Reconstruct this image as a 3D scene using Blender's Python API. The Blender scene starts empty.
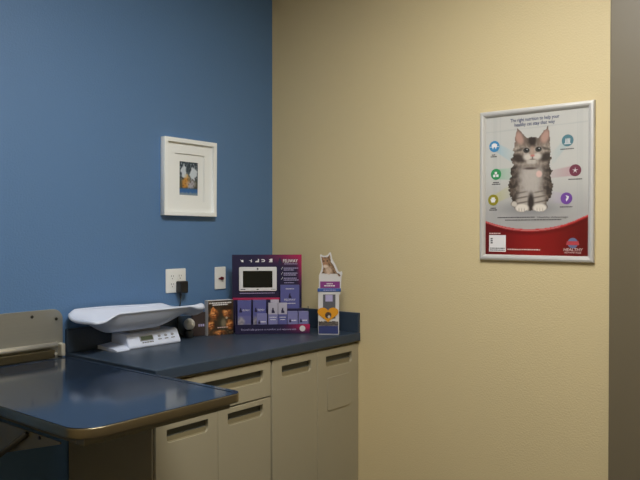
import bpy, bmesh, math, random
from mathutils import Matrix, Vector, noise
random.seed(4)
scene = bpy.context.scene
COL = scene.collection
PI = math.pi

# ------------------------------------------------------------------ materials
def lin(c):
    c = c / 255.0
    return c / 12.92 if c <= 0.04045 else ((c + 0.055) / 1.055) ** 2.4
def L3(rgb):
    return (lin(rgb[0]), lin(rgb[1]), lin(rgb[2]), 1.0)

def mat(name, rgb, rough=0.5, metal=0.0, spec=0.5, bump=0.0, bscale=200.0, var=0.0, vscale=3.0, coat=0.0, aniso=None):
    m = bpy.data.materials.new(name); m.use_nodes = True
    nt = m.node_tree; b = nt.nodes['Principled BSDF']
    b.inputs['Base Color'].default_value = L3(rgb)
    b.inputs['Roughness'].default_value = rough
    b.inputs['Metallic'].default_value = metal
    b.inputs['Specular IOR Level'].default_value = spec
    if coat: b.inputs['Coat Weight'].default_value = coat
    tc = nt.nodes.new('ShaderNodeTexCoord')
    if bump:
        n = nt.nodes.new('ShaderNodeTexNoise'); n.inputs['Scale'].default_value = bscale
        n.inputs['Detail'].default_value = 3.0
        bp = nt.nodes.new('ShaderNodeBump'); bp.inputs['Strength'].default_value = bump
        bp.inputs['Distance'].default_value = 0.002
        nt.links.new(tc.outputs['Object'], n.inputs['Vector'])
        nt.links.new(n.outputs['Fac'], bp.inputs['Height'])
        nt.links.new(bp.outputs['Normal'], b.inputs['Normal'])
    if var:
        n = nt.nodes.new('ShaderNodeTexNoise'); n.inputs['Scale'].default_value = vscale
        n.inputs['Detail'].default_value = 4.0
        mp = nt.nodes.new('ShaderNodeMapping')
        if aniso: mp.inputs['Scale'].default_value = aniso
        nt.links.new(tc.outputs['Object'], mp.inputs['Vector'])
        nt.links.new(mp.outputs['Vector'], n.inputs['Vector'])
        mx = nt.nodes.new('ShaderNodeMix'); mx.data_type = 'RGBA'
        a = L3(rgb)
        mx.inputs[6].default_value = tuple(x * (1 - var) for x in a[:3]) + (1,)
        mx.inputs[7].default_value = tuple(min(1, x * (1 + var)) for x in a[:3]) + (1,)
        nt.links.new(n.outputs['Fac'], mx.inputs[0])
        nt.links.new(mx.outputs[2], b.inputs['Base Color'])
    return m

def paint_mat(name, rough=0.5, spec=0.4):
    m = bpy.data.materials.new(name); m.use_nodes = True
    nt = m.node_tree; b = nt.nodes['Principled BSDF']
    b.inputs['Roughness'].default_value = rough
    b.inputs['Specular IOR Level'].default_value = spec
    a = nt.nodes.new('ShaderNodeAttribute'); a.attribute_name = 'print'
    nt.links.new(a.outputs['Color'], b.inputs['Base Color'])
    return m

M = {}
M['blue_wall'] = mat('blue_wall_paint', (88, 124, 167), .55, bump=.7, bscale=130, var=.04, vscale=1.3)
M['cream_wall'] = mat('cream_wall_paint', (218, 200, 155), .55, bump=.65, bscale=140, var=.03, vscale=1.3)
M['taupe_wall'] = mat('taupe_wall_paint', (176, 160, 126), .6, bump=.5, bscale=120)
M['ceiling'] = mat('ceiling_tile', (190, 188, 182), .9, bump=.4, bscale=90)
M['bracket'] = mat('olive_bracket_paint', (98, 94, 76), .5)
M['floor'] = mat('vinyl_floor', (64, 60, 54), .35, var=.12, vscale=9)
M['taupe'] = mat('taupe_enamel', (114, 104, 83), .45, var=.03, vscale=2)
M['base_trim'] = mat('vinyl_cove_base', (70, 66, 60), .5)
M['beige'] = mat('putty_laminate', (164, 156, 132), .45, bump=.06, bscale=300, var=.02, vscale=4)
M['gap'] = mat('dark_cavity', (40, 40, 38), .6)
M['pull_scoop_shade'] = mat('pull_scoop_shade_tan', (126, 116, 88), .5)  # tan darkened below the door colour for shade in the scoop
M['pull_slot_shade'] = mat('pull_slot_shade_dark', (72, 74, 67), .55)  # dark tone painted for the shade inside the finger slot
M['counter'] = mat('navy_slate_laminate', (53, 66, 82), .36, spec=.35, var=.10, vscale=140)
M['steel'] = mat('brushed_steel', (172, 172, 164), .42, metal=.75, var=.06, vscale=6, aniso=(1, 60, 60))
M['steel_side'] = mat('steel_side', (142, 130, 104), .32, metal=.9)
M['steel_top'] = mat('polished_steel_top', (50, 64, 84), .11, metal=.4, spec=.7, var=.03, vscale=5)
M['steel_edge'] = mat('steel_rim', (232, 228, 214), .36, metal=.7)
M['hinge_brown'] = mat('hinge_bronze', (100, 92, 70), .35, metal=.8)
M['dark_metal'] = mat('dark_steel', (58, 56, 50), .4, metal=.6)
M['white_plastic'] = mat('white_plastic', (212, 221, 240), .35)
M['grey_plastic'] = mat('grey_plastic', (150, 152, 158), .4)
M['lcd'] = mat('lcd_glass', (70, 82, 66), .2)
M['ink'] = mat('grey_ink', (88, 90, 96), .5)
M['plate'] = mat('ivory_wall_plate', (234, 236, 234), .35)
M['slot'] = mat('outlet_slot', (60, 56, 54), .5)
M['black'] = mat('black_plastic', (24, 25, 27), .4)
M['red_plug'] = mat('red_plug', (100, 22, 36), .4)
M['white_frame'] = mat('white_painted_frame', (240, 244, 244), .4)
M['mat_board'] = mat('white_mat_board', (238, 241, 240), .8)
M['alu'] = mat('satin_aluminium', (218, 216, 212), .4, metal=.35)
M['print'] = paint_mat('printed_paper')
M['print_gloss'] = paint_mat('glossy_print', .28, .5)
M['navy_ink'] = mat('navy_print', (48, 62, 104), .5)
M['dark_ink'] = mat('dark_print', (84, 82, 84), .5)
M['white_ink'] = mat('white_print', (232, 230, 230), .5)
M['pale_ink'] = mat('lilac_print', (176, 168, 206), .5)
M['navy_card'] = mat('navy_card', (32, 27, 64), .5)
M['magenta'] = mat('magenta_card', (176, 30, 82), .5)
M['lavender'] = mat('lavender_carton', (88, 90, 150), .5)
M['lavender_pale'] = mat('pale_lavender_carton', (122, 122, 172), .5)
M['lilac_white'] = mat('lilac_white_card', (178, 174, 190), .5)
M['white_card'] = mat('white_card', (212, 210, 210), .5)
M['tablet_white'] = mat('white_screen_bezel', (224, 224, 224), .3)
M['screen'] = mat('dark_screen', (20, 24, 22), .18)
M['brown_card'] = mat('dark_brown_carton', (58, 46, 44), .5)
M['bottle'] = mat('smoky_bottle', (70, 74, 78), .2)
M['cap'] = mat('white_round_cap', (236, 234, 228), .35)
M['orange'] = mat('orange_print', (222, 152, 30), .5)
M['purple'] = mat('plum_print', (132, 52, 128), .5)
M['blue_band'] = mat('blue_band_print', (60, 92, 158), .5)
M['deep_blue'] = mat('deep_blue_print', (50, 60, 112), .5)
M['window_grey'] = mat('grey_window_print', (92, 92, 100), .45)
M['sky'] = mat('sky_blue_badge', (66, 140, 192), .4)
M['green'] = mat('green_badge', (56, 150, 90), .4)
M['olive'] = mat('olive_badge', (150, 142, 40), .4)
M['teal'] = mat('teal_badge', (84, 128, 140), .4)
M['maroon'] = mat('maroon_badge', (120, 58, 76), .4)
M['violet'] = mat('violet_badge', (118, 74, 160), .4)
M['globe'] = mat('globe_badge', (110, 116, 150), .4)
M['globe_red'] = mat('globe_band', (190, 70, 78), .4)
M['pink'] = mat('pale_pink_ink', (226, 196, 190), .5)
em = bpy.data.materials.new('lamp_diffuser'); em.use_nodes = True
_b = em.node_tree.nodes['Principled BSDF']
_b.inputs['Base Color'].default_value = (.8, .8, .8, 1)
_b.inputs['Emission Color'].default_value = (1.0, .985, .95, 1)
_b.inputs['Emission Strength'].default_value = 28.8
M['diffuser'] = em

# ------------------------------------------------------------------ builders
def link(o, parent=None):
    COL.objects.link(o)
    if parent is not None: o.parent = parent
    return o

def obj(name, bm, m, parent=None, smooth=False):
    me = bpy.data.meshes.new(name)
    bmesh.ops.recalc_face_normals(bm, faces=bm.faces[:])
    bm.to_mesh(me); bm.free()
    for mm in (m if isinstance(m, (list, tuple)) else [m]):
        me.materials.append(M[mm] if isinstance(mm, str) else mm)
    if smooth:
        for p in me.polygons: p.use_smooth = True
    return link(bpy.data.objects.new(name, me), parent)

def thing(name, label, cat, loc=(0, 0, 0), deg=0, group=None):
    o = bpy.data.objects.new(name, None); COL.objects.link(o)
    o.empty_display_size = .05
    o.location = loc; o.rotation_euler = (0, 0, math.radians(deg))
    o['label'] = label; o['category'] = cat
    if group: o['group'] = group
    return o

def tag(o, label, cat, group=None):
    o['label'] = label; o['category'] = cat
    if group: o['group'] = group
    return o

def struct(name, bm, m, parent=None, label=None):
    o = obj(name, bm, m, parent)
    if parent is None:
        o['kind'] = 'structure'
        if label: o['label'] = label
    return o

def box(bm, x0, x1, y0, y1, z0, z1, bev=0.0, seg=2):
    r = bmesh.ops.create_cube(bm, size=1.0)
    vs = r['verts']
    for v in vs:
        v.co = Vector((x0 + (v.co.x + .5) * (x1 - x0), y0 + (v.co.y + .5) * (y1 - y0), z0 + (v.co.z + .5) * (z1 - z0)))
    if bev > 0:
        es = list({e for v in vs for e in v.link_edges})
        bmesh.ops.bevel(bm, geom=es, offset=bev, segments=seg, profile=.5, affect='EDGES', clamp_overlap=True)
    return bm

def bx(*a, **k):
    return box(bmesh.new(), *a, **k)

def cyl(bm, p0, p1, r0, r1=None, n=20):
    p0 = Vector(p0); p1 = Vector(p1); d = p1 - p0
    r1 = r0 if r1 is None else r1
    q = Vector((0, 0, 1)).rotation_difference(d.normalized()).to_matrix().to_4x4()
    bmesh.ops.create_cone(bm, cap_ends=True, segments=n, radius1=r0, radius2=r1, depth=d.length,
                          matrix=Matrix.Translation((p0 + p1) / 2) @ q)
    return bm

def lathe(bm, prof, n=28, c=(0, 0, 0)):
    rings = []
    for r, z in prof:
        rings.append([bm.verts.new((c[0] + r * math.cos(2 * PI * i / n), c[1] + r * math.sin(2 * PI * i / n), c[2] + z)) for i in range(n)])
    for a, b in zip(rings, rings[1:]):
        for i in range(n):
            bm.faces.new((a[i], a[(i + 1) % n], b[(i + 1) % n], b[i]))
    bm.faces.new(rings[0][::-1]); bm.faces.new(rings[-1])
    return bm

def tube(bm, pts, r, n=10):
    pts = [Vector(p) for p in pts]
    rings = []
    for i, p in enumerate(pts):
        t = (pts[min(i + 1, len(pts) - 1)] - pts[max(i - 1, 0)]).normalized()
        a = t.orthogonal().normalized() if i == 0 else (rings_a - t * rings_a.dot(t)).normalized()
        rings_a = a; b = t.cross(a)
        rings.append([bm.verts.new(p + r * (a * math.cos(2 * PI * k / n) + b * math.sin(2 * PI * k / n))) for k in range(n)])
    for A, B in zip(rings, rings[1:]):
        for k in range(n): bm.faces.new((A[k], A[(k + 1) % n], B[(k + 1) % n], B[k]))
    bm.faces.new(rings[0][::-1]); bm.faces.new(rings[-1])
    return bm

def tabletop(x0, x1, y0, y1, rl, rr, n=10):
    o = []
    for cx, r, a in ((x0 + rl, rl, PI), (x1 - rr, rr, 1.5 * PI)):
        o += [(cx + r * math.cos(a + .5 * PI * i / n), y0 + r + r * math.sin(a + .5 * PI * i / n)) for i in range(n + 1)]
    return o + [(x1, y1), (x0, y1)]

def rrect(x0, x1, y0, y1, r, n=6, corners=(1, 1, 1, 1)):
    """rounded rectangle outline; corners = bottom-left, bottom-right, top-right, top-left"""
    out = []
    cs = [(x0 + r, y0 + r, PI), (x1 - r, y0 + r, 1.5 * PI), (x1 - r, y1 - r, 0), (x0 + r, y1 - r, .5 * PI)]
    sq = [(x0, y0), (x1, y0), (x1, y1), (x0, y1)]
    for k, (cx, cy, a) in enumerate(cs):
        if corners[k]:
            for i in range(n + 1):
                t = a + .5 * PI * i / n
                out.append((cx + r * math.cos(t), cy + r * math.sin(t)))
        else: out.append(sq[k])
    return out

UP = Matrix.Rotation(PI / 2, 4, 'X')          # the XY drawing plane stood up: x right, y up, front towards -Y

def curve_bm(cu, mtx):
    tmp = bpy.data.objects.new('tmp', cu); COL.objects.link(tmp)
    dg = bpy.context.evaluated_depsgraph_get(); dg.update()
    me = bpy.data.meshes.new_from_object(tmp.evaluated_get(dg), depsgraph=dg)
    bm = bmesh.new(); bm.from_mesh(me); bm.transform(mtx)
    bpy.data.objects.remove(tmp); bpy.data.meshes.remove(me); bpy.data.curves.remove(cu)
    bmesh.ops.remove_doubles(bm, verts=bm.verts[:], dist=1e-6)
    for f in bm.faces: f.material_index = 0
    return bm

def plate(outlines, th, bev=0.0, mtx=UP, back=0.0, bres=1):
    """plate with holes from 2D outlines; its back lies at depth 'back' and it grows th towards the front"""
    cu = bpy.data.curves.new('tmp', 'CURVE'); cu.dimensions = '2D'; cu.fill_mode = 'BOTH'
    for o in outlines:
        s = cu.splines.new('POLY'); s.points.add(len(o) - 1); s.use_cyclic_u = True
        for p, (x, y) in zip(s.points, o): p.co = (x, y, 0, 1)
    cu.extrude = max(1e-6, th / 2 - bev); cu.bevel_depth = bev; cu.bevel_resolution = bres
    if bev: cu.offset = -bev
    return curve_bm(cu, mtx @ Matrix.Translation((0, 0, back + th / 2)))

def flat(bm, pts, y):
    """a thin printed shape standing in the XZ plane, 0.3 mm thick, front at y"""
    a = [bm.verts.new((p[0], y, p[1])) for p in pts]
    b = [bm.verts.new((p[0], y + .0003, p[1])) for p in pts]
    bm.faces.new(a); bm.faces.new(b[::-1])
    n = len(pts)
    for i in range(n): bm.faces.new((a[i], b[i], b[(i + 1) % n], a[(i + 1) % n]))
    return bm

def disc(cx, cz, r, n=28, rz=None):
    return [(cx + r * math.cos(2 * PI * i / n), cz + (rz or r) * math.sin(2 * PI * i / n)) for i in range(n)]

def text(name, s, size, x, z, y, m, parent, align='CENTER', width=None, bold=0.0, shear=0.0):
    cu = bpy.data.curves.new('tmp', 'FONT'); cu.body = s; cu.size = size
    cu.align_x = align; cu.align_y = 'CENTER'; cu.extrude = .00015; cu.offset = bold * size; cu.shear = shear
    bm = curve_bm(cu, UP)
    xs = [v.co.x for v in bm.verts]
    if width and xs:
        k = width / (max(xs) - min(xs))
        for v in bm.verts: v.co.x *= k
    for v in bm.verts: v.co += Vector((x, y, z))
    return obj(name, bm, m, parent)

def bars(bm, x0, x1, z, h, y, seed=0, gap=.0022):
    """a line of print too small to read: word-long dashes"""
    r = random.Random(seed); x = x0
    while x < x1 - .001:
        w = min(r.uniform(.004, .012), x1 - x)
        flat(bm, [(x, z - h / 2), (x + w, z - h / 2), (x + w, z + h / 2), (x, z + h / 2)], y)
        x += w + gap
    return bm

def picture(name, fn, corners, y, nx, ny, parent, m='print'):
    """printed picture: a fine grid whose 'print' colours come from fn(u, v); fn may return None outside its outline.
    corners = (x0, x1, z0, z1) or four points tl, tr, bl, br"""
    if len(corners) == 4 and not isinstance(corners[0], tuple):
        x0, x1, z0, z1 = corners
        corners = ((x0, z1), (x1, z1), (x0, z0), (x1, z0))
    tl, tr, bl, br = corners
    verts, cols, idx = [], [], {}
    for j in range(ny + 1):
        for i in range(nx + 1):
            u, v = i / nx, j / ny
            c = fn(u, v)
            if c is None: continue
            idx[(i, j)] = len(verts)
            x = (tl[0] * (1 - u) + tr[0] * u) * (1 - v) + (bl[0] * (1 - u) + br[0] * u) * v
            z = (tl[1] * (1 - u) + tr[1] * u) * (1 - v) + (bl[1] * (1 - u) + br[1] * u) * v
            verts.append((x, y, z)); cols.append(c)
    faces = []
    for j in range(ny):
        for i in range(nx):
            k = [(i, j), (i, j + 1), (i + 1, j + 1), (i + 1, j)]
            if all(q in idx for q in k): faces.append([idx[q] for q in k])
    me = bpy.data.meshes.new(name); me.from_pydata(verts, [], faces)
    at = me.attributes.new('print', 'FLOAT_COLOR', 'POINT')
    data = []
    for c in cols: data.extend((lin(min(255, max(0, c[0]))), lin(min(255, max(0, c[1]))), lin(min(255, max(0, c[2]))), 1.0))
    at.data.foreach_set('color', data)
    me.materials.append(M[m])
    return link(bpy.data.objects.new(name, me), parent)

def sst(a, b, x):
    t = min(1, max(0, (x - a) / (b - a))); return t * t * (3 - 2 * t)
def mixc(a, b, t): return tuple(p + (q - p) * t for p, q in zip(a, b))
def blob(x, y, cx, cy, rx, ry, soft=.35, rot=0.0):
    dx, dy = x - cx, y - cy
    if rot:
        c, s = math.cos(rot), math.sin(rot); dx, dy = dx * c + dy * s, -dx * s + dy * c
    return 1 - sst(1 - soft, 1 + soft, math.hypot(dx / rx, dy / ry))
def inpoly(x, y, P):
    r = False; n = len(P)
    for i in range(n):
        x1, y1 = P[i]; x2, y2 = P[i - 1]
        if (y1 > y) != (y2 > y) and x < (x2 - x1) * (y - y1) / (y2 - y1) + x1: r = not r
    return r
def nz(x, y, s, o=0.0): return noise.noise(Vector((x * s, y * s, o)))

# ------------------------------------------------------------------ the room
HC = 2.9
struct('wall_back', bx(-3.1, .12, 0, .12, 0, HC), 'blue_wall', label='blue painted wall behind the counter')
struct('wall_right', bx(0, .12, -3.6, 0, 0, HC), 'cream_wall', label='cream painted wall with the cat poster')
struct('wall_left', bx(-3.22, -3.1, -3.6, .12, 0, HC), 'taupe_wall')
struct('wall_front', bx(-3.22, .12, -3.72, -3.6, 0, HC), 'taupe_wall')
struct('floor', bx(-3.22, .12, -3.72, .12, -.1, 0), 'floor')
struct('ceiling', bx(-3.22, .12, -3.72, .12, HC, HC + .1), 'ceiling')
struct('baseboard_right', bx(-.008, 0, -1.845, -.6, 0, .1, bev=.002), 'base_trim')
struct('baseboard_back', bx(-3.1, -1.3, -.008, 0, 0, .1, bev=.002), 'base_trim')
# taupe door casing at the right edge of the picture, with its door beyond
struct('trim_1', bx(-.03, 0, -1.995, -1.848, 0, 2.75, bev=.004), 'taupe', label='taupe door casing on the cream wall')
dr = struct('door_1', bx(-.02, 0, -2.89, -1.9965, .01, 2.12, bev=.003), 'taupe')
b = bmesh.new(); cyl(b, (-.02, -2.1, 1.0), (-.06, -2.1, 1.0), .012); box(b, -.075, -.055, -2.11, -1.999, .99, 1.01, bev=.004)
obj('door_handle', b, 'alu', dr)

# ------------------------------------------------------------------ ceiling lights
def ceiling_light(x, y, label):
    t = thing('ceiling_light', label, 'light', (x, y, HC - .035))
    b = bmesh.new()
    for q in ((-.62, .62, -.32, -.29), (-.62, .62, .29, .32), (-.62, -.59, -.29, .29), (.59, .62, -.29, .29)):
        box(b, q[0], q[1], q[2], q[3], 0, .035, bev=.003)
    obj('frame', b, 'white_frame', t)
    obj('diffuser', bx(-.589, .589, -.289, .289, .008, .014), 'diffuser', t)
    return t
ceiling_light(-1.6, -1.8, 'rectangular ceiling light recessed over the middle of the room')

# ------------------------------------------------------------------ base cabinets
def pull_hole(x0, x1, z0, z1):
    return rrect(x0, x1, z0, z1, .016, 5, (1, 1, 0, 0))
def front(parent, name, x0, x1, z0, z1, h):
    """laminate front with a recessed finger pull; Y = -.59 is its face"""
    g = .0015
    d = obj(name, plate([rrect(x0 + g, x1 - g, z0, z1, .006, 3), pull_hole(*h)], .018, .0016, back=.572), 'beige', parent)
    hx0, hx1, hz0, hz1 = h
    mid = hz0 + (hz1 - hz0) * .41
    # cup: sloped scoop below, finger slot above, recess shade put into both colours
    b = bmesh.new()
    e = .003
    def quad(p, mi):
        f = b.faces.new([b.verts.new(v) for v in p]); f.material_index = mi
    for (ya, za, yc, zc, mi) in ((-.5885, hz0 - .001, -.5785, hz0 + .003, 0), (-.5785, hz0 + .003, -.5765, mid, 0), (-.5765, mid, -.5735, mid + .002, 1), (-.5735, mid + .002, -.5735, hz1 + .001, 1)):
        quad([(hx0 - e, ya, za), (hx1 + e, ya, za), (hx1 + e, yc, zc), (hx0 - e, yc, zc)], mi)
    hb = obj('handle', b, ['pull_scoop_shade', 'pull_slot_shade'], d)
    sm = hb.modifiers.new('solid', 'SOLIDIFY'); sm.thickness = .001; sm.offset = 0
    return d

def cabinet(label, x0, x1):
    t = thing('base_cabinet', label, 'cabinet', (-.0125, -.012, 0), 0, 'base cabinets under the counter')
    b = bmesh.new()
    box(b, x0, x1, -.571, -.005, .1, .871, bev=.001)
    obj('carcass', b, 'beige', t)
    obj('toe_kick', bx(x0 + .002, x1 - .002, -.5, -.02, 0, .0995), 'base_trim', t)
    return t
c1 = cabinet('putty base cabinet with one wide drawer over two doors, beside the exam table', -1.267, -.6365)
front(c1, 'drawer', -1.265, -.6395, .706, .858, (-1.205, -.69, .776, .826))
front(c1, 'door', -1.265, -.952, .11, .700, (-1.212, -1.006, .628, .678))
front(c1, 'door', -.952, -.6395, .11, .700, (-.898, -.692, .627, .677))
c2 = cabinet('putty base cabinet with two tall doors, against the cream wall', -.6335, .0095)
front(c2, 'door', -.6305, -.318, .11, .858, (-.568, -.367, .774, .825))
d4 = front(c2, 'door', -.318, .0115, .11, .858, (-.253, -.047, .772, .824))
obj('label_holder', plate([rrect(-.243, -.063, .560, .720, .01, 4)], .0045, .0012, back=.5895), 'beige', d4)

# ------------------------------------------------------------------ worktop
t = thing('countertop', 'dark slate-blue laminate counter with low backsplash along the blue wall', 'countertop', (0, 0, 0))
obj('worktop', bx(-1.285, -.001, -.615, -.001, .872, .914, bev=.004, seg=3), 'counter', t)
obj('backsplash', bx(-1.285, -.021, -.020, -.001, .9142, 1.014, bev=.002), 'counter', t)
obj('backsplash', bx(-.020, -.001, -.612, -.001, .9142, 1.014, bev=.002), 'counter', t)
ZC = .9142

# ------------------------------------------------------------------ fold-down exam table on the blue wall
t = thing('exam_table', 'wall-mounted stainless steel examination table at left of the counter', 'exam table', (-1.59, 0, 0))
XL, XR, YF, YB = -.300, .294, -1.084, -.045
FL = Matrix.Identity(4)
top = obj('table_top', plate([tabletop(XL, XR, YF, YB, .078, .034)], .030, .0045, mtx=FL, back=.874, bres=4), ['steel_top', 'steel_side'], t)
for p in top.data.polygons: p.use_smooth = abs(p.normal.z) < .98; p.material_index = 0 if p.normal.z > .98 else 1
obj('rim', plate([tabletop(XL + .001, XR - .001, YF + .001, YB - .002, .077, .033),
                  tabletop(XL + .022, XR - .022, YF + .022, YB - .02, .056, .014)], .0016, .0007, mtx=FL, back=.904), 'steel_top', t)
b = bmesh.new()
box(b, XL + .03, XR - .03, YF + .03, YF + .07, .852, .8735, bev=.002)
box(b, XL + .03, XL + .07, YF + .071, YB - .01, .852, .8735, bev=.002)
box(b, XR - .07, XR - .03, YF + .071, YB - .01, .852, .8735, bev=.002)
obj('under_frame', b, 'bracket', t)
obj('wall_plate', plate([rrect(XL - .03, XR - .002, .80, 1.104, .045, 8, (0, 0, 1, 1))], .006, .001, back=.001), 'steel', t)
for x, z in ((.155, 1.080), (.262, 1.062), (-.2, 1.08), (-.29, 1.062)):
    b = bmesh.new(); cyl(b, (x, -.007, z), (x, -.0085, z), .0065); obj('screw', b, 'dark_metal', t)
b = bmesh.new(); cyl(b, (XL - .02, -.022, .957), (.255, -.022, .957), .0115); obj('hinge_bar', b, 'steel_edge', t, True)
obj('hinge_leaf', bx(XL - .02, .235, -.045, -.0072, .9065, .940, bev=.003), 'hinge_brown', t)
b = bmesh.new(); box(b, .266, .286, -.040, -.0072, .9065, .962, bev=.006, seg=3); obj('hinge_block', b, 'steel_edge', t)
b = bmesh.new(); cyl(b, (.235, -.047, .925), (.235, -.052, .925), .006); obj('screw', b, 'steel_edge', t)
for sx in (XL + .012,):
    pf = [(-.008, .585), (-.008, .8515), (-.965, .8515), (-.965, .846)]
    b = bmesh.new()
    A = [b.verts.new((sx, y, z)) for y, z in pf]; B = [b.verts.new((sx + .004, y, z)) for y, z in pf]
    b.faces.new(A); b.faces.new(B[::-1])
    for i in range(4): b.faces.new((A[i], B[i], B[(i + 1) % 4], A[(i + 1) % 4]))
    g = obj('support_bracket', b, 'bracket', t)
    b = bmesh.new(); cyl(b, (sx - .004, -.86, .845), (sx - .0005, -.86, .845), .005); obj('bolt', b, 'dark_metal', g)
    b = bmesh.new(); cyl(b, (sx - .009, -.80, .846), (sx - .009, -.2, .50), .0085); obj('strut', b, 'dark_metal', t, True)

# ------------------------------------------------------------------ baby scale on the counter
t = thing('baby_scale', 'white digital pet scale with a long curved tray on the counter', 'scale', (-1.02, -.012, ZC))
def tray():
    bm = bmesh.new(); nu, nv = 64, 28
    Lx0, Lx1 = -.274, .312
    def pt(i, j, up):
        u = i / nu; v = -1 + 2 * j / nv
        s = (2 * u - 1)
        # rounded plan: ends pulled in toward the corners
        ex = (1 - .045 * abs(v) ** 5)
        x = (Lx0 + Lx1) / 2 + (Lx1 - Lx0) / 2 * s * ex
        hw = .104 * (1 - .10 * abs(s) ** 8)
        y = -.116 + hw * v
        th = .0085 + .007 * (1 - sst(0, .12, u)) + .027 * sst(.86, .99, u)
        zf = .090 + .060 * (1 - sst(0, .24, u)) + .062 * sst(.60, 1.0, u)
        zn = .152 + .026 * sst(.05, .20, u) + .004 * sst(.9, 1, u)
        zr = .172 + .014 * sst(0, .05, u) - .010 * sst(.2, .85, u) - .022 * sst(.84, 1, u)
        e = zn if v < 0 else zr
        a = abs(v) ** 2.4
        z = zf * (1 - a) + e * a
        lip = .010 * sst(.88, 1, abs(v))
        return Vector((x, y, z - (0 if up else th) - lip * .2))
    T = [[bm.verts.new(pt(i, j, 1)) for j in range(nv + 1)] for i in range(nu + 1)]
    Bt = [[bm.verts.new(pt(i, j, 0)) for j in range(nv + 1)] for i in range(nu + 1)]
    for i in range(nu):
        for j in range(nv):
            bm.faces.new((T[i][j], T[i + 1][j], T[i + 1][j + 1], T[i][j + 1]))
            bm.faces.new((Bt[i][j], Bt[i][j + 1], Bt[i + 1][j + 1], Bt[i + 1][j]))
    per = [(i, 0) for i in range(nu)] + [(nu, j) for j in range(nv)] + [(i, nv) for i in range(nu, 0, -1)] + [(0, j) for j in range(nv, 0, -1)]
    rim, rad = [], []
    for k in range(len(per)):
        a, c = per[k], per[(k + 1) % len(per)]
        bm.faces.new((T[a[0]][a[1]], Bt[a[0]][a[1]], Bt[c[0]][c[1]], T[c[0]][c[1]]))
        rim.append((T[a[0]][a[1]].co + Bt[a[0]][a[1]].co) / 2); rad.append((T[a[0]][a[1]].co - Bt[a[0]][a[1]].co).length / 2 + .0008)
    # rolled lip all round
    n = len(rim); rings = []
    for k in range(n):
        tg = (rim[(k + 1) % n] - rim[k - 1]).normalized()
        up = Vector((0, 0, 1)); sd = tg.cross(up).normalized(); u2 = sd.cross(tg)
        rings.append([bm.verts.new(rim[k] + rad[k] * (sd * math.cos(q * PI / 4) + u2 * math.sin(q * PI / 4))) for q in range(8)])
    for k in range(n):
        A, B = rings[k], rings[(k + 1) % n]
        for q in range(8): bm.faces.new((A[q], A[(q + 1) % 8], B[(q + 1) % 8], B[q]))
    return bm
obj('tray', tray(), 'white_plastic', t, True)
# body with a sloping front panel
b = bmesh.new()
pf = [(-.012, .006), (-.012, .064), (-.104, .066), (-.117, .060), (-.143, .010), (-.143, .003), (-.138, .0)]
xa, xb = -.052, .234
def ends(px, k): return [(y * 1.0, z) for y, z in pf]
A = [b.verts.new((xa, y, z)) for y, z in pf]; B = [b.verts.new((xb, y, z)) for y, z in pf]
b.faces.new(A); b.faces.new(B[::-1])
for i in range(len(pf)): b.faces.new((A[i], B[i], B[(i + 1) % len(pf)], A[(i + 1) % len(pf)]))
bmesh.ops.bevel(b, geom=b.edges[:], offset=.004, segments=2, affect='EDGES', clamp_overlap=True)
obj('base', b, 'white_plastic', t)
obj('neck', bx(-.02, .15, -.100, -.03, .0655, .086, bev=.004), 'grey_plastic', t)
b = bmesh.new()
pf = [(-.01, .0), (-.01, .016), (-.125, .010), (-.15, .004), (-.15, 0)]
A = [b.verts.new((-.120, y, z)) for y, z in pf]; B = [b.verts.new((-.053, y, z + (.006 if 0 < i < 3 else 0))) for i, (y, z) in enumerate(pf)]
b.faces.new(A); b.faces.new(B[::-1])
for i in range(len(pf)): b.faces.new((A[i], B[i], B[(i + 1) % len(pf)], A[(i + 1) % len(pf)]))
obj('foot', b, 'white_plastic', t)
SL = math.atan2(.026, .050)                     # lean of the front panel
PM = Matrix.Translation((0, -.1305, .035)) @ Matrix.Rotation(-SL, 4, 'X')
def on_panel(bm): bm.transform(PM); return bm
lb = obj('display', on_panel(bx(.014, .086, -.0025, .001, -.008, .016, bev=.001)), 'grey_plastic', t)
obj('lcd', on_panel(bx(.018, .082, -.0035, -.0026, -.005, .013)), 'lcd', lb)
for k, x in enumerate((.120, .157, .194)):
    bt = obj('button', on_panel(plate([disc(x, .006, .008, 16, .006)], .002, .0006, back=.001)), 'grey_plastic', t)
    b = bmesh.new(); flat(b, [(x - .010, -.011), (x + .010, -.011), (x + .010, -.007), (x - .010, -.007)], -.0013)
    obj('button_mark', on_panel(b), 'ink', bt)
b = bmesh.new(); bars(b, .022, .082, -.0155, .005, -.0013, 5, .003); obj('printed_mark', on_panel(b), 'ink', t)

# ------------------------------------------------------------------ wall plates and power adapter
def receptacle(parent, x, z):
    r = obj('receptacle', plate([rrect(x - .0145, x + .0145, z - .0165, z + .0165, .010, 5)], .0015, .0004, back=.0062), 'plate', parent)
    b = bmesh.new()
    for dx, h in ((-.0065, .0045), (.0065, .0038)):
        flat(b, [(x + dx - .0011, z + .004 - h), (x + dx + .0011, z + .004 - h), (x + dx + .0011, z + .004 + h), (x + dx - .0011, z + .004 + h)], -.0082)
    flat(b, disc(x, z - .0085, .0026, 10), -.0082)
    obj('slot', b, 'slot', r)
t = thing('outlet_plate', 'white double outlet plate on the blue wall with black adapter plugged in', 'outlet', (-.692, -.0005, 1.188))
obj('plate', plate([rrect(-.061, .061, -.058, .058, .004, 3)], .006, .0022, back=0), 'plate', t)
for x in (-.024, .024):
    for z in (.0195, -.0195): receptacle(t, x, z)
t = thing('wall_plate', 'narrow white wall plate with a dark red jack, right of the outlets', 'wall plate', (-.400, -.0005, 1.186))
obj('plate', plate([rrect(-.037, .037, -.058, .058, .004, 3)], .006, .0022, back=0), 'plate', t)
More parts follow.
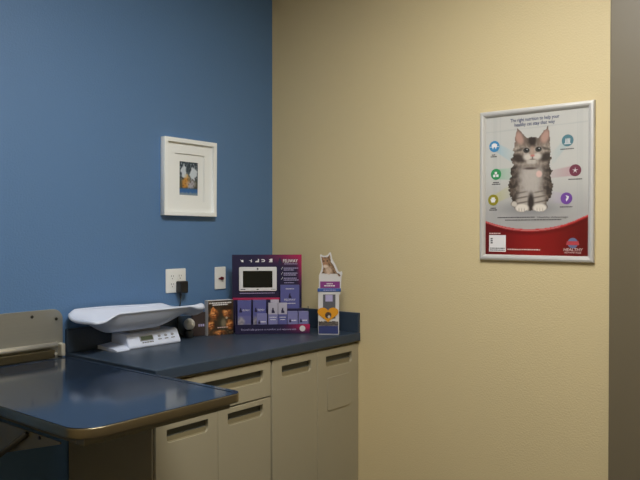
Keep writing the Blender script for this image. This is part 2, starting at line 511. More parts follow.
b = bmesh.new(); cyl(b, (.006, -.0062, -.002), (.006, -.018, -.002), .009, .008, 18); box(b, -.014, .0, -.012, -.0062, -.006, .002, bev=.001)
obj('jack', b, 'red_plug', t)
for z in (.042, -.042):
    b = bmesh.new(); cyl(b, (0, -.0062, z), (0, -.0072, z), .003, None, 10); obj('screw', b, 'plate', t)
t = thing('power_adapter', 'black power adapter plugged into the lower right outlet, cord hanging', 'adapter', (-.672, 0, 1.16))
obj('body', bx(-.025, .025, -.046, -.0095, -.033, .026, bev=.006, seg=3), 'black', t)
b = bmesh.new(); cyl(b, (-.010, -.028, -.0325), (-.010, -.028, -.058), .006, .004, 12); obj('strain_relief', b, 'black', t)
b = bmesh.new()
cp = [(-.010, -.028, -.058), (-.011, -.0275, -.08), (-.018, -.026, -.11), (-.026, -.0255, -.15), (-.028, -.0255, -.19), (-.022, -.027, -.225), (-.006, -.03, -.241), (.01, -.034, -.2425)]
tube(b, cp, .0025, 8); obj('cord', b, 'black', t, True)

# ------------------------------------------------------------------ framed picture on the blue wall
t = thing('framed_picture', 'white square-edged frame with a small picture in a wide mat on the blue wall', 'picture', (-.616, -.001, 1.504))
t.rotation_euler = (0, math.radians(.5), 0)
W, Hh = .332, .376
X0 = -W / 2
def ring(bm, x0, x1, z0, z1, w, y0, y1, bev):
    pass
fr = obj('frame', plate([rrect(X0, -X0, 0, Hh, .001, 1), rrect(X0 + .020, -X0 - .020, .020, Hh - .020, .0008, 1)], .032, .0012, back=0), 'white_frame', t)
obj('mat_board', plate([rrect(X0 + .0195, -X0 - .0195, .0195, Hh - .0195, .0008, 1), rrect(-.094, .094, .069, .304, .0006, 1)], .003, .0006, back=.014), 'mat_board', t)
obj('inner_mat', plate([rrect(-.10, .10, .06, .312, .0008, 1), rrect(-.0585, .0585, .103, .267, .0006, 1)], .0022, .0004, back=.008), 'mat_board', t)
def fairy(u, v):
    # a plain generic garden picture: two pale petals over an ochre bloom, blue water below
    p, q = u + .10 * nz(u, v, 9, 2), v + .08 * nz(u, v, 9, 6)
    c = mixc((28, 40, 60), (70, 84, 92), .5 + 1.1 * nz(u, v, 11, 3))
    c = mixc(c, (176, 188, 196), sst(.15, .45, nz(u, v, 20, 8)) * (1 - sst(.5, .7, v)) * .8)
    u0, v0 = u, v; u, v = p, q
    c = mixc(c, (92, 88, 60), .7 * blob(u, v, .5, .68, .75, .16, .5))
    c = mixc(c, (206, 216, 226), .95 * blob(u, v, .28, .34, .15, .22, .22, -.28))
    c = mixc(c, (206, 216, 226), .95 * blob(u, v, .76, .36, .16, .22, .22, .3))
    c = mixc(c, (204, 170, 110), .95 * blob(u, v, .45, .48, .12, .10, .4))
    c = mixc(c, (196, 140, 66), .95 * blob(u, v, .34, .64, .22, .15, .4, -.5))
    c = mixc(c, (178, 176, 188), .9 * blob(u, v, .66, .68, .22, .11, .4))
    c = mixc(c, (60, 44, 34), .6 * sst(.15, .5, nz(u0, v0, 16, 5)) * sst(.4, .5, v0)); u, v = u0, v0
    c = mixc(c, (52, 104, 168), sst(.76, .83, v) * .95)
    c = mixc(c, (118, 140, 160), sst(.88, .95, v + .03 * nz(u, v, 9, 1)))
    return c
picture('art_print', fairy, (-.0595, .0595, .102, .268), -.006, 60, 84, t)

# ------------------------------------------------------------------ cat poster on the cream wall
t = thing('framed_poster', 'silver snap-frame poster of a tabby kitten on the cream wall', 'poster', (-.001, -1.281, 1.301), -90)
PW, PH = .503, .657
b = bmesh.new()
prof = [(0, 0), (0, .011), (.004, .016), (.011, .018), (.018, .0165), (.025, .010), (.026, .006), (.026, 0)]   # across the rail (in from the edge, forward)
sides = [((0, 0), (PW, 0)), ((PW, 0), (PW, PH)), ((PW, PH), (0, PH)), ((0, PH), (0, 0))]
cn = [(0, 0), (PW, 0), (PW, PH), (0, PH)]; inn = [(1, 1), (-1, 1), (-1, -1), (1, -1)]
rings = [[b.verts.new((cn[k][0] + inn[k][0] * a, -d, cn[k][1] + inn[k][1] * a)) for a, d in prof] for k in range(4)]
for k in range(4):
    A, B = rings[k], rings[(k + 1) % 4]
    for i in range(len(prof)): b.faces.new((A[i], A[(i + 1) % len(prof)], B[(i + 1) % len(prof)], B[i]))
obj('frame', b, 'alu', t)
obj('backing', bx(.02, PW - .02, -.004, -.0005, .02, PH - .02), 'white_card', t)
waveP = [(.0, .183), (.017, .176), (.063, .161), (.109, .149), (.154, .141), (.199, .137), (.243, .1365), (.287, .139), (.334, .146), (.38, .156), (.424, .172), (.468, .191), (.51, .21)]
def wave(x):
    for (a, za), (c, zc) in zip(waveP, waveP[1:]):
        if x <= c: return za + (zc - za) * (x - a) / (c - a)
    return waveP[-1][1]
def sheet(u, v):
    x = .02 + u * (PW - .04); z = PH - .02 - v * (PH - .04)
    c = mixc((200, 199, 194), (176, 174, 172), sst(.40, .16, z) if False else 1 - sst(.17, .40, z))
    # faint panelled room behind the kitten
    for lx, w, k in ((.070, .012, .10), (.094, .0025, .16), (.433, .0025, .16), (.448, .010, .08)):
        c = mixc(c, (150, 158, 160), k * (1 - sst(w * .6, w, abs(x - lx))))
    zl = .567 + .02 * (x - .1)
    c = mixc(c, (150, 158, 160), .25 * (1 - sst(.001, .003, abs(z - zl))))
    # coloured beams from the badges toward the kitten
    for bx0, bz0, bx1, bz1, r0, r1, col in BEAMS:
        t_ = (x - bx0) / (bx1 - bx0)
        if 0 < t_ < 1.15:
            ctr = bz0 + (bz1 - bz0) * t_; hw = r0 + (r1 - r0) * t_
            k = (1 - sst(hw * .75, hw, abs(z - ctr))) * (.42 - .32 * min(1, t_))
            c = mixc(c, col, k)
    # soft grey floor under the paws
    c = mixc(c, (128, 128, 130), .6 * blob(x, z, .232, .225, .115, .03, .7))
    d = z - wave(x)
    if d < 0:
        c = mixc((146, 30, 28), (98, 17, 17), sst(0, .26, abs(x - .25)))
        c = mixc(c, (206, 62, 62), 1 - sst(.004, .012, -d))
        if -d > .004 and -d < .007 and x < .36: c = mixc(c, (226, 190, 190), .55)
        c = mixc(c, (92, 18, 20), .6 * (1 - sst(.0, .02, -d - .012)) if -d > .012 else 0)
    return c
BEAMS = [(.067, .502, .150, .452, .022, .03, (120, 186, 216)), (.075, .379, .150, .377, .024, .03, (96, 180, 130)),
         (.062, .266, .140, .303, .022, .03, (196, 190, 96)), (.392, .503, .335, .440, .022, .03, (140, 180, 190)),
         (.424, .378, .318, .367, .024, .018, (170, 96, 112)), (.388, .264, .325, .270, .022, .03, (180, 156, 206))]
picture('poster_sheet', sheet, (.0205, PW - .0205, .0205, PH - .0205), -.0052, 150, 200, t, 'print_gloss')

EAR_L = [(74, 150), (80, 80), (90, 40), (104, 54), (132, 88), (140, 130)]
EAR_R = [(176, 130), (186, 88), (208, 58), (226, 36), (232, 70), (236, 150)]
def kitten(u, v):
    X, Y = 150 + (u * 314 - 163) / 1.09, v * 480
    j = 9 * nz(X, Y, .09, 2) + 4.5 * nz(X, Y, .3, 5)
    Xj, Yj = X + j, Y + 5 * nz(X, Y, .13, 9)
    ear = inpoly(X + j * .3, Y + j * .3, EAR_L) or inpoly(X + j * .3, Y + j * .3, EAR_R)
    head = math.hypot((Xj - 155) / 84, (Yj - 160) / 74) < 1 or math.hypot((Xj - 152) / 90, (Yj - 195) / 42) < 1
    body = math.hypot((Xj - 148) / 99, (Yj - 325) / 112) < 1 or (math.hypot((Xj - 150) / 92, (Yj - 250) / 64) < 1)
    feet = math.hypot((X + j * .3 - 109) / 34, (Y + j * .3 - 420) / 24) < 1 or math.hypot((X + j * .3 - 191) / 34, (Y + j * .3 - 418) / 24) < 1 \
        or math.hypot((X - 76) / 16, (Y - 403) / 16) < 1
    if not (ear or head or body or feet): return None
    g = nz(X, Y * .5, .10, 1) + .6 * nz(X * 1.3, Y * .6, .26, 4)
    # body coat
    side = sst(20, 92, abs(X - 150))
    c = mixc(mixc((150, 140, 132), (178, 170, 162), .5 + .7 * g), mixc((54, 45, 40), (106, 92, 80), .5 + .8 * g), side)
    st = math.sin(Y * .13 + X * .05 * (1 if X < 150 else -1) + 3.2 * nz(X, Y, .025, 6))
    c = mixc(c, (48, 40, 36), .6 * sst(.0, .8, st) * sst(.25, .8, side))
    c = mixc(c, (188, 180, 172), .85 * blob(X, Y, 150, 285, 40, 76, .6))
    c = mixc(c, (110, 98, 90), .55 * blob(X, Y, 152, 222, 60, 16, .6))
    # legs
    for cx in (112, 188):
        c = mixc(c, (182, 172, 162), .85 * blob(X, Y, cx, 390, 24, 46, .5))
        c = mixc(c, (64, 55, 50), .5 * blob(X, Y, cx, 380, 27, 42, .5) * sst(.2, .9, math.sin(Y * .26 + cx + (X - cx) * .05)))
    c = mixc(c, (44, 36, 34), .9 * blob(X, Y, 151, 398, 13, 44, .5))
    for cx in (110, 190):
        c = mixc(c, (226, 218, 206), .97 * blob(X, Y, cx, 423, 31, 19, .25))
        for q in (-12, 0, 12): c = mixc(c, (150, 136, 126), .5 * blob(X, Y, cx + q, 432, 2, 9, .5))
    c = mixc(c, (214, 206, 194), .9 * blob(X, Y, 76, 404, 13, 13, .3))
    if Y < 250 and (head or ear):
        h = blob(X, Y, 154, 165, 90, 78, .12)
        f = mixc((128, 115, 103), (182, 170, 157), .5 + .8 * g)
        f = mixc(f, (50, 41, 37), .97 * blob(X, Y, 157, 100, 19, 36, .5))
        for q in (-40, -22, 26, 44): f = mixc(f, (86, 74, 66), .6 * blob(X, Y, 157 + q, 104, 5, 26, .6, q * .006))
        f = mixc(f, (54, 45, 40), .9 * blob(X, Y, 95, 186, 36, 20, .5, .25))
        f = mixc(f, (54, 45, 40), .9 * blob(X, Y, 219, 184, 34, 20, .5, -.25))
        f = mixc(f, (70, 62, 56), .7 * blob(X, Y, 106, 145, 30, 6, .6, -.3))
        f = mixc(f, (70, 62, 56), .7 * blob(X, Y, 210, 143, 28, 6, .6, .3))
        f = mixc(f, (212, 204, 194), .9 * blob(X, Y, 136, 182, 20, 16, .5))
        f = mixc(f, (212, 204, 194), .9 * blob(X, Y, 178, 180, 20, 16, .5))
        f = mixc(f, (196, 188, 178), .9 * blob(X, Y, 156, 205, 22, 12, .5))
        f = mixc(f, (178, 150, 132), .8 * blob(X, Y, 157, 155, 11, 24, .5))
        for cx, cy in ((131, 150), (184, 147)):
            f = mixc(f, (176, 166, 156), .7 * blob(X, Y, cx, cy, 18, 15, .4))
            f = mixc(f, (34, 28, 26), .98 * blob(X, Y, cx, cy, 13.5, 12, .22))
            f = mixc(f, (84, 90, 80), .8 * blob(X, Y, cx, cy + 1, 9.5, 8.5, .2))
            f = mixc(f, (20, 18, 18), .98 * blob(X, Y, cx, cy, 6, 7, .25))
            f = mixc(f, (235, 235, 235), .9 * blob(X, Y, cx + 3, cy - 4, 2.4, 2.4, .4))
        f = mixc(f, (196, 120, 112), .95 * blob(X, Y, 158, 176, 9, 5.5, .35))
        f = mixc(f, (84, 66, 62), .8 * blob(X, Y, 158, 186, 1.8, 7, .5))
        f = mixc(f, (84, 66, 62), .6 * blob(X, Y, 158, 193, 14, 2, .5))
        c = mixc(c, f, h * (1 - sst(205, 236, Y)))
        if ear:
            for P, cx, cy, rot in ((EAR_L, 100, 92, .5), (EAR_R, 212, 90, -.5)):
                if inpoly(X, Y, P):
                    e = mixc((128, 112, 100), (96, 82, 74), .5 + .6 * g)
                    e = mixc(e, (188, 150, 136), .9 * blob(X, Y, cx, cy, 17, 34, .5, rot * -.6))
                    c = mixc(e, f, sst(104, 140, Y))
    c = mixc(c, (60, 44, 42), .7 * blob(X, Y, 148, 236, 26, 5, .6))
    c = mixc(c, (222, 186, 176), .95 * blob(X, Y, 187, 263, 13, 16, .25))
    return c
kp = picture('kitten_picture', kitten, ((.082, .616), (.373, .603), (.084, .177), (.374, .175)), -.0056, 120, 200, t)
YP = -.0062
text('headline', 'The right nutrition to help your', .021, .249, .607, YP, 'navy_ink', t, width=.216, bold=.010)
text('headline', 'healthy cat stay that way', .021, .249, .587, YP, 'navy_ink', t, width=.178, bold=.010)
def badge(x, z, r, m, kind):
    b = bmesh.new(); flat(b, disc(x, z, r), YP); o = obj('badge', b, m, t)
    b = bmesh.new(); s = r * .55; y = YP - .0005
    if kind == 'tooth':
        flat(b, [(x - s, z + s * .6), (x - s * .4, z + s), (x + s * .4, z + s), (x + s, z + s * .6), (x + s * .8, z - s * .2), (x + s * .5, z - s), (x + s * .2, z - s * .2), (x - s * .2, z - s * .2), (x - s * .5, z - s), (x - s * .8, z - s * .2)], y)
        flat(b, [(x - r * .9, z - r * .12), (x + r * .9, z - r * .12), (x + r * .9, z - r * .02), (x - r * .9, z - r * .02)], y - .0004)
    elif kind == 'cubes':
        for dx, dz in ((-.6, -.5), (.5, -.5), (-.05, .4)):
            flat(b, [(x + s * dx - s * .4, z + s * dz - s * .4), (x + s * dx + s * .4, z + s * dz - s * .4), (x + s * dx + s * .4, z + s * dz + s * .4), (x + s * dx - s * .4, z + s * dz + s * .4)], y)
    elif kind == 'bowl':
        flat(b, [(x - s, z + s * .3), (x - s * .6, z - s * .8), (x + s * .6, z - s * .8), (x + s, z + s * .3)], y)
        flat(b, disc(x, z + s * .6, s * .7, 14, s * .25), y)
    elif kind == 'fur':
        for q in (-.6, -.2, .2, .6): flat(b, [(x + s * q - s * .12, z - s * .8), (x + s * q + s * .12, z - s * .8), (x + s * q + s * .2, z + s * .5), (x + s * q, z + s * .7)], y)
        flat(b, [(x - s * 1.1, z - s * 1.1), (x + s * 1.1, z - s * 1.1), (x + s * 1.1, z - s * .9), (x - s * 1.1, z - s * .9)], y)
    elif kind == 'spark':
        for k in range(5):
            a = k * 2 * PI / 5 + .3
            flat(b, [(x + s * .15 * math.cos(a + 1.5), z + s * .15 * math.sin(a + 1.5)), (x + s * math.cos(a), z + s * math.sin(a)), (x + s * .15 * math.cos(a - 1.5), z + s * .15 * math.sin(a - 1.5))], y - .0004 * k)
    else:
        flat(b, [(x - s * .3, z + s), (x + s * .8, z + s * .6), (x + s * .6, z - s * .2), (x, z - s), (x - s * .2, z - s * .2), (x + s * .2, z + s * .2)], y)
    obj('symbol', b, 'white_ink', o)
for x, z, m, kd in ((.067, .502, 'sky', 'tooth'), (.075, .379, 'green', 'cubes'), (.062, .266, 'olive', 'bowl'), (.392, .503, 'teal', 'fur'), (.424, .378, 'maroon', 'spark'), (.388, .264, 'violet', 'drop')):
    badge(x, z, .0245, m, kd)
for k, (x, z, w, n) in enumerate(((.064, .465, .030, 2), (.075, .343, .040, 2), (.062, .230, .038, 2), (.390, .468, .056, 1), (.424, .342, .056, 1), (.387, .229, .052, 1))):
    b = bmesh.new()
    for q in range(n): bars(b, x - w / 2 + .006 * (q == 0 and n == 2), x + w / 2 - .006 * (q == 0 and n == 2), z - .008 * q, .0042, YP, 30 + k * 3 + q, .0012)
    obj('caption', b, 'dark_ink', t)
for q in ((.083, .252, .188, .0042, YP, 3, .0018), (.119, .37, .1765, .0042, YP, 4, .0018)): obj('small_print', bars(bmesh.new(), *q), 'dark_ink', t)
text('small_heading', 'Healthy Advantage', .0105, .33, .187, YP, 'dark_ink', t, width=.13, bold=.004)
card = obj('paper_card', flat(bmesh.new(), [(.043, .038), (.122, .038), (.122, .111), (.043, .111)], YP), 'white_ink', t)
b = bmesh.new()
for q in range(3): flat(b, [(.0505, .074 + q * .009), (.0605, .074 + q * .009), (.0605, .080 + q * .009), (.0505, .080 + q * .009)], YP - .0005)
obj('printed_mark', b, 'dark_ink', card)
for q in ((.048, .117, .053, .004, YP - .0005, 8, .0015), (.048, .117, .045, .004, YP - .0005, 9, .0015)): obj('small_print', bars(bmesh.new(), *q), 'dark_ink', card)
for q in ((.044, .098, .1185, .005, YP, 12, .002), (.13, .277, .049, .005, YP, 13, .002)): obj('small_print', bars(bmesh.new(), *q), 'pink', t)
lg = obj('logo', flat(bmesh.new(), disc(.415, .079, .0215), YP), 'globe', t)
obj('logo_band', flat(bmesh.new(), [(.388, .071), (.442, .071), (.439, .087), (.391, .087)], YP - .0004), 'globe_red', lg)
text('logo_text', 'HEALTHY', .0165, .415, .0515, YP, 'pink', t, width=.080, bold=.004, shear=.15)
text('logo_text', 'ADVANTAGE', .010, .415, .0395, YP, 'pink', t, width=.070)

# ------------------------------------------------------------------ countertop display with cartons
DL = (-.459, -.175); DA = math.degrees(math.atan2(-.714, .70))
du = Vector((.70, -.714)).normalized(); dn = Vector((.714, .70)).normalized()
t = thing('display_stand', 'navy and magenta cardboard display with a small screen in the counter corner', 'display', (DL[0], DL[1], ZC), DA)
def dpanel(u, v):
    c = mixc((32, 27, 66), (26, 22, 56), v)
    k = sst(.35, 1.0, u) * sst(.34, 0, v) if False else sst(.25, 1.05, u) * (1 - sst(0, .34, v))
    c = mixc(c, (186, 26, 82), .95 * k)
    c = mixc(c, (176, 26, 84), .9 * sst(.90, 1.0, u) * (1 - sst(.2, 1.0, v)))
    return c
obj('back_panel', bx(-.018, .340, .1105, .114, 0, .394, bev=.0005), 'navy_card', t)
picture('panel_print', dpanel, (-.0178, .3398, .165, .3938), .1100, 60, 40, t)
obj('tier', bx(-.012, .222, .076, .110, 0, .165, bev=.0005), 'navy_card', t)
obj('tier', bx(.223, .352, .076, .110, 0, .118, bev=.0005), 'navy_card', t)
obj('tier_edge', bx(-.014, .226, .0745, .1095, .1652, .1730, bev=.0005), 'magenta', t)
obj('tray_floor', bx(.004, .371, .003, .0755, 0, .006), 'navy_card', t)
obj('front_strip', bx(.001, .374, 0, .0028, 0, .048), 'navy_card', t)
def dstrip(u, v):
    return mixc((28, 24, 60), (182, 28, 84), sst(.62, 1.0, u) * sst(1.0, .2, v) if False else sst(.55, 1.0, u) * (1 - .75 * sst(.2, 1.0, v)))
picture('strip_print', dstrip, (.001, .374, .0005, .0478), -.0004, 60, 8, t)
obj('side_wing', plate([[(.0, 0), (.110, 0), (.110, .168), (.075, .165), (.0, .05)]], .0025, mtx=Matrix(((0, 0, 1, 0), (1, 0, 0, 0), (0, 1, 0, 0), (0, 0, 0, 1))), back=.0003), 'navy_card', t)
obj('side_wing', plate([[(.0, 0), (.110, 0), (.110, .128), (.085, .092), (.0, .05)]], .0025, mtx=Matrix(((0, 0, 1, 0), (1, 0, 0, 0), (0, 1, 0, 0), (0, 0, 0, 1))), back=.3720), 'navy_card', t)
sc = obj('screen', plate([rrect(.018, .211, .207, .331, .006, 4)], .008, .002, back=-.1095), 'tablet_white', t)
obj('screen_glass', bx(.038, .189, .1005, .1013, .225, .311), 'screen', sc)
obj('camera_dot', flat(bmesh.new(), disc(.113, .321, .005, 12), .1010), 'slot', sc); obj('button_mark', flat(bmesh.new(), disc(.113, .216, .006, 12, .0025), .1010), 'slot', sc)
for q in ((.026, .052, .216, .004, .1010, 2, .001), (.182, .204, .216, .0025, .1010, 21, .001)): obj('screen_mark', bars(bmesh.new(), *q), 'slot', sc)
yq = .1093
def icon(k, x):
    b = bmesh.new(); z = .364; s = .009
    if k == 0: flat(b, [(x - s, z + s), (x - s * .3, z + s * .2), (x + s * .8, z + s * .4), (x + s, z - s), (x - s * .1, z - s * .8), (x - s * .5, z - s * .1)], yq)
    elif k == 1: flat(b, [(x - s, z - s * .2), (x + s * .3, z + s * .2), (x + s * .7, z + s), (x + s * .9, z - s), (x + s * .3, z - s), (x + s * .1, z - s * .2)], yq)
    elif k == 2: flat(b, [(x - s * 1.1, z - s), (x - s, z - s * .3), (x + s * .2, z - s * .1), (x + s * .5, z + s), (x + s, z + s * .8), (x + s, z - s)], yq)
    elif k == 3:
        flat(b, [(x - s * 1.1, z + s * .2), (x - s * .8, z + s * .8), (x + s * .6, z + s * .7), (x + s * 1.2, z), (x + s * .8, z - s * .8), (x - s * .9, z - s * .9), (x - s * .9, z - s * .5), (x + s * .5, z - s * .3), (x + s * .6, z + s * .1)], yq)
    else:
        flat(b, [(x - s, z - s), (x + s, z - s), (x + s, z - s * .5), (x - s, z - s * .5)], yq); flat(b, [(x - s * .3, z - s * .4), (x + s, z - s * .4), (x + s, z + s), (x + s * .1, z + s), (x - s, z + s * .5)], yq)
    obj('icon', b, 'white_ink', t)
for k, x in enumerate((.032, .076, .111, .141, .180)): icon(k, x)
CATLOGO = [(-.5, -1), (.55, -1), (.7, -.6), (.35, -.1), (.2, .45), (.3, .95), (.05, .75), (-.1, .8), (-.3, 1), (-.25, .4), (-.5, -.2)]
def catmark(name, x, z, s, y, m, parent): return obj(name, flat(bmesh.new(), [(x + s * a, z + s * c) for a, c in CATLOGO], y), m, parent)
catmark('cat_mark', .228, .362, .016, yq, 'navy_card', t)
text('brand_text', 'FELIWAY', .024, .281, .361, yq, 'white_ink', t, width=.076, bold=.008)
b = bmesh.new(); bars(b, .250, .318, .346, .003, yq, 6, .001); obj('small_print', b, 'pale_ink', t)
for k, z in enumerate((.324, .298, .272)):
    b = bmesh.new(); flat(b, [(.233, z - .004), (.236, z - .007), (.243, z + .006), (.241, z + .006), (.236, z - .003)], yq); obj('tick_mark', b, 'white_ink', t)
    b = bmesh.new(); bars(b, .247, .322 - .004 * k, z, .0042, yq, 60 + k, .0016); bars(b, .247, .300 + .012 * k, z - .0095, .0042, yq, 70 + k, .0016); obj('text_line', b, 'pale_ink', t)
for q in ((.25, .301, .2485, .003, yq, 80, .0012), (.02, .20, .196, .003, yq, 81, .0014)): obj('text_line', bars(bmesh.new(), *q), 'pale_ink', t)
text('strip_text', 'Scientifically proven to comfort and reassure cats', .0135, .168, .023, -.0009, 'pale_ink', t, width=.275)
obj('seal', flat(bmesh.new(), disc(.337, .026, .0145), -.0009), 'white_card', t)

def dpos(u, o, z=0.0):
    p = Vector(DL) + du * u + dn * o
    return (p.x, p.y, ZC + z)
def carton(label, u0, u1, o0, o1, z0, z1, kind, group='small cartons in the display tray', lean=0.0):
    w, d, h = u1 - u0, o1 - o0, z1 - z0
    c = thing('carton', label, 'box', dpos((u0 + u1) / 2, o0, z0), DA, group)
    if lean: c.rotation_euler = (Matrix.Rotation(math.radians(DA), 3, 'Z') @ Matrix.Rotation(-lean, 3, 'X')).to_euler()
    x0, x1 = -w / 2, w / 2
    base = {'tall': 'lavender', 'small': 'lavender_pale', 'spray': 'lavender_pale', 'big': 'lavender', 'spray2': 'lavender'}[kind]
    if kind in ('spray', 'spray2'):
        obj('carton_body', bx(x0, x1, 0, d, 0, h * .62, bev=.0006), base, c)
        obj('carton_top', bx(x0, x1, 0, d, h * .62, h, bev=.0006), 'lilac_white', c)
        catmark('cat_mark', 0, h * .76, .014, -.0005, 'navy_card', c)
        b = bmesh.new(); bars(b, x0 + .006, x1 - .006, h * .52, .003, -.0005, int(u0 * 1000), .001); bars(b, x0 + .01, x1 - .01, h * .44, .003, -.0005, int(u0 * 900), .001); obj('text_line', b, 'white_ink', c)
        return c
    obj('carton_body', bx(x0, x1, 0, d, 0, h, bev=.0006), base, c)
    if kind == 'tall':
        catmark('cat_mark', -w * .28, h * .70, .012, -.0005, 'navy_card', c)
        text('brand_text', 'FELIWAY', .013, w * .12, h * .69, -.0005, 'white_ink', c, width=w * .52)
        def shot(u, v):
            return mixc((104, 104, 156), mixc((176, 170, 178), (132, 128, 140), .5 + nz(u, v, 5, w)), max(blob(u, v, .22, .42, .30, .30, .4), blob(u, v, .15, .9, .34, .4, .4), .8 * blob(u, v, .9, .95, .4, .35, .4)))
        picture('carton_picture', shot, (x0 + .002, x1 - .002, .012, h * .52), -.0005, 24, 30, c)
    elif kind == 'small':
        catmark('cat_mark', -w * .26, h * .58, .010, -.0005, 'navy_card', c)
        b = bmesh.new(); bars(b, -w * .12, w * .36, h * .58, .0045, -.0005, int(u0 * 1000), .0012); obj('text_line', b, 'white_ink', c)
    else:
        catmark('cat_mark', 0, h * .55, .013, -.0005, 'navy_card', c)
        text('brand_text', 'FELIWAY', .014, 0, h * .37, -.0005, 'white_ink', c, width=w * .58)
        b = bmesh.new(); bars(b, -w * .22, w * .22, h * .84, .003, -.0005, 15, .001); obj('text_line', b, 'white_ink', c); obj('text_line', bars(bmesh.new(), -w * .34, w * .3, h * .22, .003, -.0005, 16, .001), 'white_ink', c)
    return c
ZF = .0062
carton('tall lavender carton at the left end of the display tray', .012, .080, .034, .070, ZF, .165, 'tall')
carton('tall lavender carton second from left, half hidden by a small carton', .089, .155, .041, .072, ZF, .166, 'tall')
carton('small pale lavender carton standing before the second tall carton', .108, .160, .008, .038, ZF, .100, 'small')
carton('white-topped pale lilac spray carton, left of the pair', .166, .213, .010, .045, ZF, .153, 'spray')
carton('white-topped deeper purple spray carton, right of the pair', .2155, .260, .010, .045, ZF, .153, 'spray2')
carton('white-topped carton behind the two spray cartons', .178, .2215, .048, .073, ZF, .166, 'spray')
carton('small pale lavender carton just right of the spray cartons', .263, .314, .010, .050, ZF, .109, 'small')
carton('small pale lavender carton at the right end of the display tray', .318, .368, .010, .050, ZF, .109, 'small')
carton('larger lavender carton standing upright under the bullet points', .229, .326, .080, .104, .1183, .2385, 'big', None)

# ------------------------------------------------------------------ animal picture box
t = thing('picture_box', 'brown box with orange animal faces, left of the navy display', 'box', (-.5815, -.1125, ZC), -19)
BW, BH, BD = .136, .172, .044
obj('box_body', bx(0, BW, 0, BD, 0, BH, bev=.001), 'white_card', t)
def faces(u, v):
    X, Y = u * 280, v * 375
    c = mixc((40, 32, 26), (74, 56, 40), .5 + .8 * nz(X, Y, .02, 3))
    c = mixc(c, (60, 64, 52), .7 * blob(X, Y, 160, 250, 50, 80, .5))
    w1, w2 = 16 * nz(X, Y, .03, 11), 16 * nz(X, Y, .03, 17)
    def face(cx, cy, rx, ry, k):
        nonlocal c
        p, q = X + w1, Y + w2
        c = mixc(c, mixc((146, 72, 30), (240, 156, 80), .5 + 1.0 * nz(X, Y, .045, k)), .95 * blob(p, q, cx, cy, rx, ry, .5))
        c = mixc(c, (238, 178, 116), .75 * blob(p, q, cx - rx * .2, cy - ry * .1, rx * .5, ry * .4, .7))
        c = mixc(c, (92, 46, 26), .7 * blob(p, q, cx + rx * .15, cy + ry * .05, rx * .75, ry * .10, .7))
        c = mixc(c, (84, 40, 26), .75 * blob(p, q, cx + rx * .05, cy + ry * .5, rx * .4, ry * .12, .7))
        c = mixc(c, (66, 36, 24), .6 * blob(p, q, cx + rx * .7, cy + ry * .3, rx * .35, ry * .7, .7))
    c = mixc(c, (214, 140, 84), .95 * (1 - sst(.7, 1.1, abs(X - 58 + w1 * .4) / max(1, (Y - 58) * .62))) * sst(56, 70, Y) * (1 - sst(110, 135, Y)))
    face(62, 145, 48, 54, 1)
    face(208, 135, 46, 50, 2)
    c = mixc(c, (44, 30, 24), .9 * blob(X + w1, Y + w2, 212, 82, 54, 30, .4))
    face(32, 258, 34, 48, 3); face(240, 266, 42, 48, 4); face(130, 345, 60, 24, 5)
    c = mixc(c, (214, 206, 190), .8 * blob(X, Y, 205, 192, 12, 12, .5))
    c = mixc(c, (176, 160, 130), .55 * blob(X, Y, 170, 245, 26, 44, .6))
    c = mixc(c, (150, 120, 80), .5 * sst(.1, .4, nz(X, Y, .05, 7)) * sst(310, 330, Y))
    return c
picture('front_print', faces, (.0004, BW - .0004, .0004, BH - .0004), -.0006, 84, 104, t, 'print_gloss')
b = bmesh.new(); bars(b, .006, BW - .012, BH - .012, .006, -.0014, 91, .002); bars(b, .024, BW - .03, BH - .021, .006, -.0014, 92, .002); obj('title_line', b, 'white_ink', t)
b = bmesh.new(); bars(b, .05, .105, .038, .004, -.0014, 93, .002); obj('text_line', b, 'pink', t)

# ------------------------------------------------------------------ dark carton and white-capped bottle beside the scale
t = thing('dark_carton', 'small dark brown carton with pale lettering, behind the white-capped bottle', 'box', (-.635, -.0595, ZC), -24)
obj('carton_body', bx(0, .065, 0, .02, 0, .116, bev=.001), 'brown_card', t)
b = bmesh.new(); bars(b, .030, .060, .052, .012, -.0007, 44, .003); obj('lettering', b, 'pale_ink', t)
t = thing('capped_bottle', 'smoky bottle with a round white cap under the end of the scale tray', 'bottle', (-.668, -.075, ZC))
b = bmesh.new(); lathe(b, [(.018, 0), (.021, .003), (.021, .030), (.017, .037), (.012, .039)]); obj('bottle_body', b, 'bottle', t, True)
b = bmesh.new(); lathe(b, [(.0125, .0392), (.020, .044), (.0255, .054), (.0275, .064), (.0255, .075), (.019, .085), (.010, .091), (.003, .0925)]); obj('cap', b, 'cap', t, True)

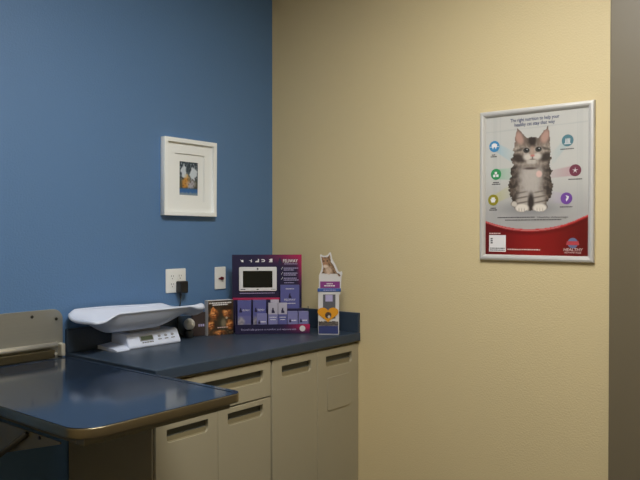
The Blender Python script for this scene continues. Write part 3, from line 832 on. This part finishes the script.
# ------------------------------------------------------------------ cat leaflet standee
t = thing('leaflet_stand', 'white cardboard stand topped by a cut-out cat, right of the navy display', 'leaflet stand', (-.199, -.498, ZC), math.degrees(math.atan2(-.776, .63)))
obj('stand_body', bx(0, .104, .0, .048, 0, .232, bev=.001), 'white_card', t)
CUT = [(.004, .20), (.110, .20), (.116, .285), (.121, .305), (.117, .316), (.108, .312), (.100, .315), (.092, .335), (.084, .352), (.076, .365), (.069, .379), (.067, .395), (.062, .411), (.056, .409), (.048, .398), (.036, .393), (.024, .393), (.014, .400), (.009, .396), (.012, .378), (.014, .366), (.019, .345), (.016, .325), (.010, .308), (.004, .295)]
obj('cutout_card', plate([CUT], .0016, back=.0004), 'white_card', t)
CX = [(p[0] + (.006 if p[0] < .03 else -.006 if p[0] > .05 else 0), p[1] - .006) for p in CUT]
CATP = [(.014, .305), (.022, .315), (.024, .332), (.021, .352), (.017, .370), (.016, .380), (.014, .391), (.026, .386), (.046, .387), (.054, .396), (.060, .402), (.062, .380), (.064, .362), (.076, .348), (.088, .320), (.094, .308), (.106, .304), (.112, .294), (.104, .286), (.094, .302), (.060, .302), (.054, .296), (.046, .302)]
def standcat(u, v):
    x = .125 * u; z = .42 - .14 * v
    if not inpoly(x, z, CATP): return None
    X, Y = x * 1000, z * 1000
    g = nz(X, Y, .12, 2)
    c = mixc((118, 88, 62), (156, 124, 92), .5 + .8 * g)
    c = mixc(c, (66, 50, 38), .7 * sst(.2, .8, math.sin(X * .35 + Y * .22 + 2 * g)))
    c = mixc(c, (168, 128, 96), .8 * blob(X, Y, 36, 362, 18, 20, .5))
    c = mixc(c, (222, 206, 190), .9 * blob(X, Y, 36, 340, 14, 8, .5))
    c = mixc(c, (214, 190, 170), .8 * blob(X, Y, 52, 318, 18, 20, .5))
    c = mixc(c, (44, 34, 28), .9 * blob(X, Y, 28, 366, 4, 3, .5)); c = mixc(c, (44, 34, 28), .9 * blob(X, Y, 46, 367, 4, 3, .5))
    c = mixc(c, (190, 110, 100), .9 * blob(X, Y, 36, 352, 3, 2, .5))
    c = mixc(c, (222, 200, 186), .8 * blob(X, Y, 50, 300, 8, 6, .5))
    return c
picture('cat_picture', standcat, (0, .125, .28, .42), -.0028, 80, 90, t)
yb = -.0028
def strip(name, pts, m, y=yb): return obj(name, flat(bmesh.new(), pts, y), m, t)
strip('plum_band', [(.010, .232), (.108, .232), (.108, .265), (.010, .265)], 'purple')
b = bmesh.new(); bars(b, .042, .072, .2535, .005, yb - .0006, 51, .002); bars(b, .030, .086, .2435, .005, yb - .0006, 52, .002); obj('text_line', b, 'white_ink', t)
obj('blue_ledge', bx(-.003, .113, -.006, -.0014, .2145, .231, bev=.001), 'blue_band', t)
b = bmesh.new(); bars(b, .026, .088, .222, .004, -.0066, 53, .002); obj('text_line', b, 'pale_ink', t)
strip('window_print', [(.024, .08), (.086, .08), (.086, .208), (.024, .208)], 'window_grey', -.0006)
strip('window_shine', [(.036, .165), (.072, .165), (.072, .198), (.036, .198)], 'pale_ink', -.0012)
def kittens(u, v):
    c = mixc((66, 60, 58), (120, 112, 106), .5 + .9 * nz(u, v, 6, 3))
    if v < .25 + .25 * abs(nz(u, v, 5, 8)): return None
    return c
picture('kittens_print', kittens, (.002, .100, .044, .078), -.0008, 40, 16, t)
heart = []
for k in range(40):
    a = 2 * PI * k / 40
    heart.append((.049 + .0034 * 16 * math.sin(a) ** 3 * .96, .104 + .0026 * (13 * math.cos(a) - 5 * math.cos(2 * a) - 2 * math.cos(3 * a) - math.cos(4 * a))))
hp = obj('heart', plate([heart], .0012, back=.0030), 'orange', t)
def heartcat(u, v):
    if math.hypot((u - .5) / .5, (v - .5) / .5) > 1: return None
    c = mixc((56, 44, 38), (96, 80, 70), .5 + .8 * nz(u, v, 5, 1))
    return mixc(c, (220, 212, 204), .9 * blob(u, v, .62, .72, .2, .22, .4))
picture('heart_picture', heartcat, (.033, .067, .080, .114), -.0050, 20, 20, hp)
strip('blue_panel', [(.002, .004), (.100, .004), (.100, .043), (.002, .043)], 'deep_blue', -.0006)

# ------------------------------------------------------------------ camera and render look
cam = bpy.data.cameras.new('camera'); co = bpy.data.objects.new('camera', cam); COL.objects.link(co)
cam.sensor_fit = 'HORIZONTAL'; cam.sensor_width = 36; cam.lens = 710 / 640 * 36; cam.clip_start = .05
co.location = (-2.925, -2.741, 1.43)
co.rotation_euler = (PI / 2 - math.atan(9 / 710), 0, -math.radians(50.7))
scene.camera = co
w = bpy.data.worlds.new('world'); scene.world = w; w.use_nodes = True
w.node_tree.nodes['Background'].inputs['Color'].default_value = (.03, .03, .03, 1)
vs = scene.view_settings
vs.view_transform = 'Standard'; vs.look = 'None'; vs.gamma = 1; vs.use_curve_mapping = False
vs.exposure = 0.0
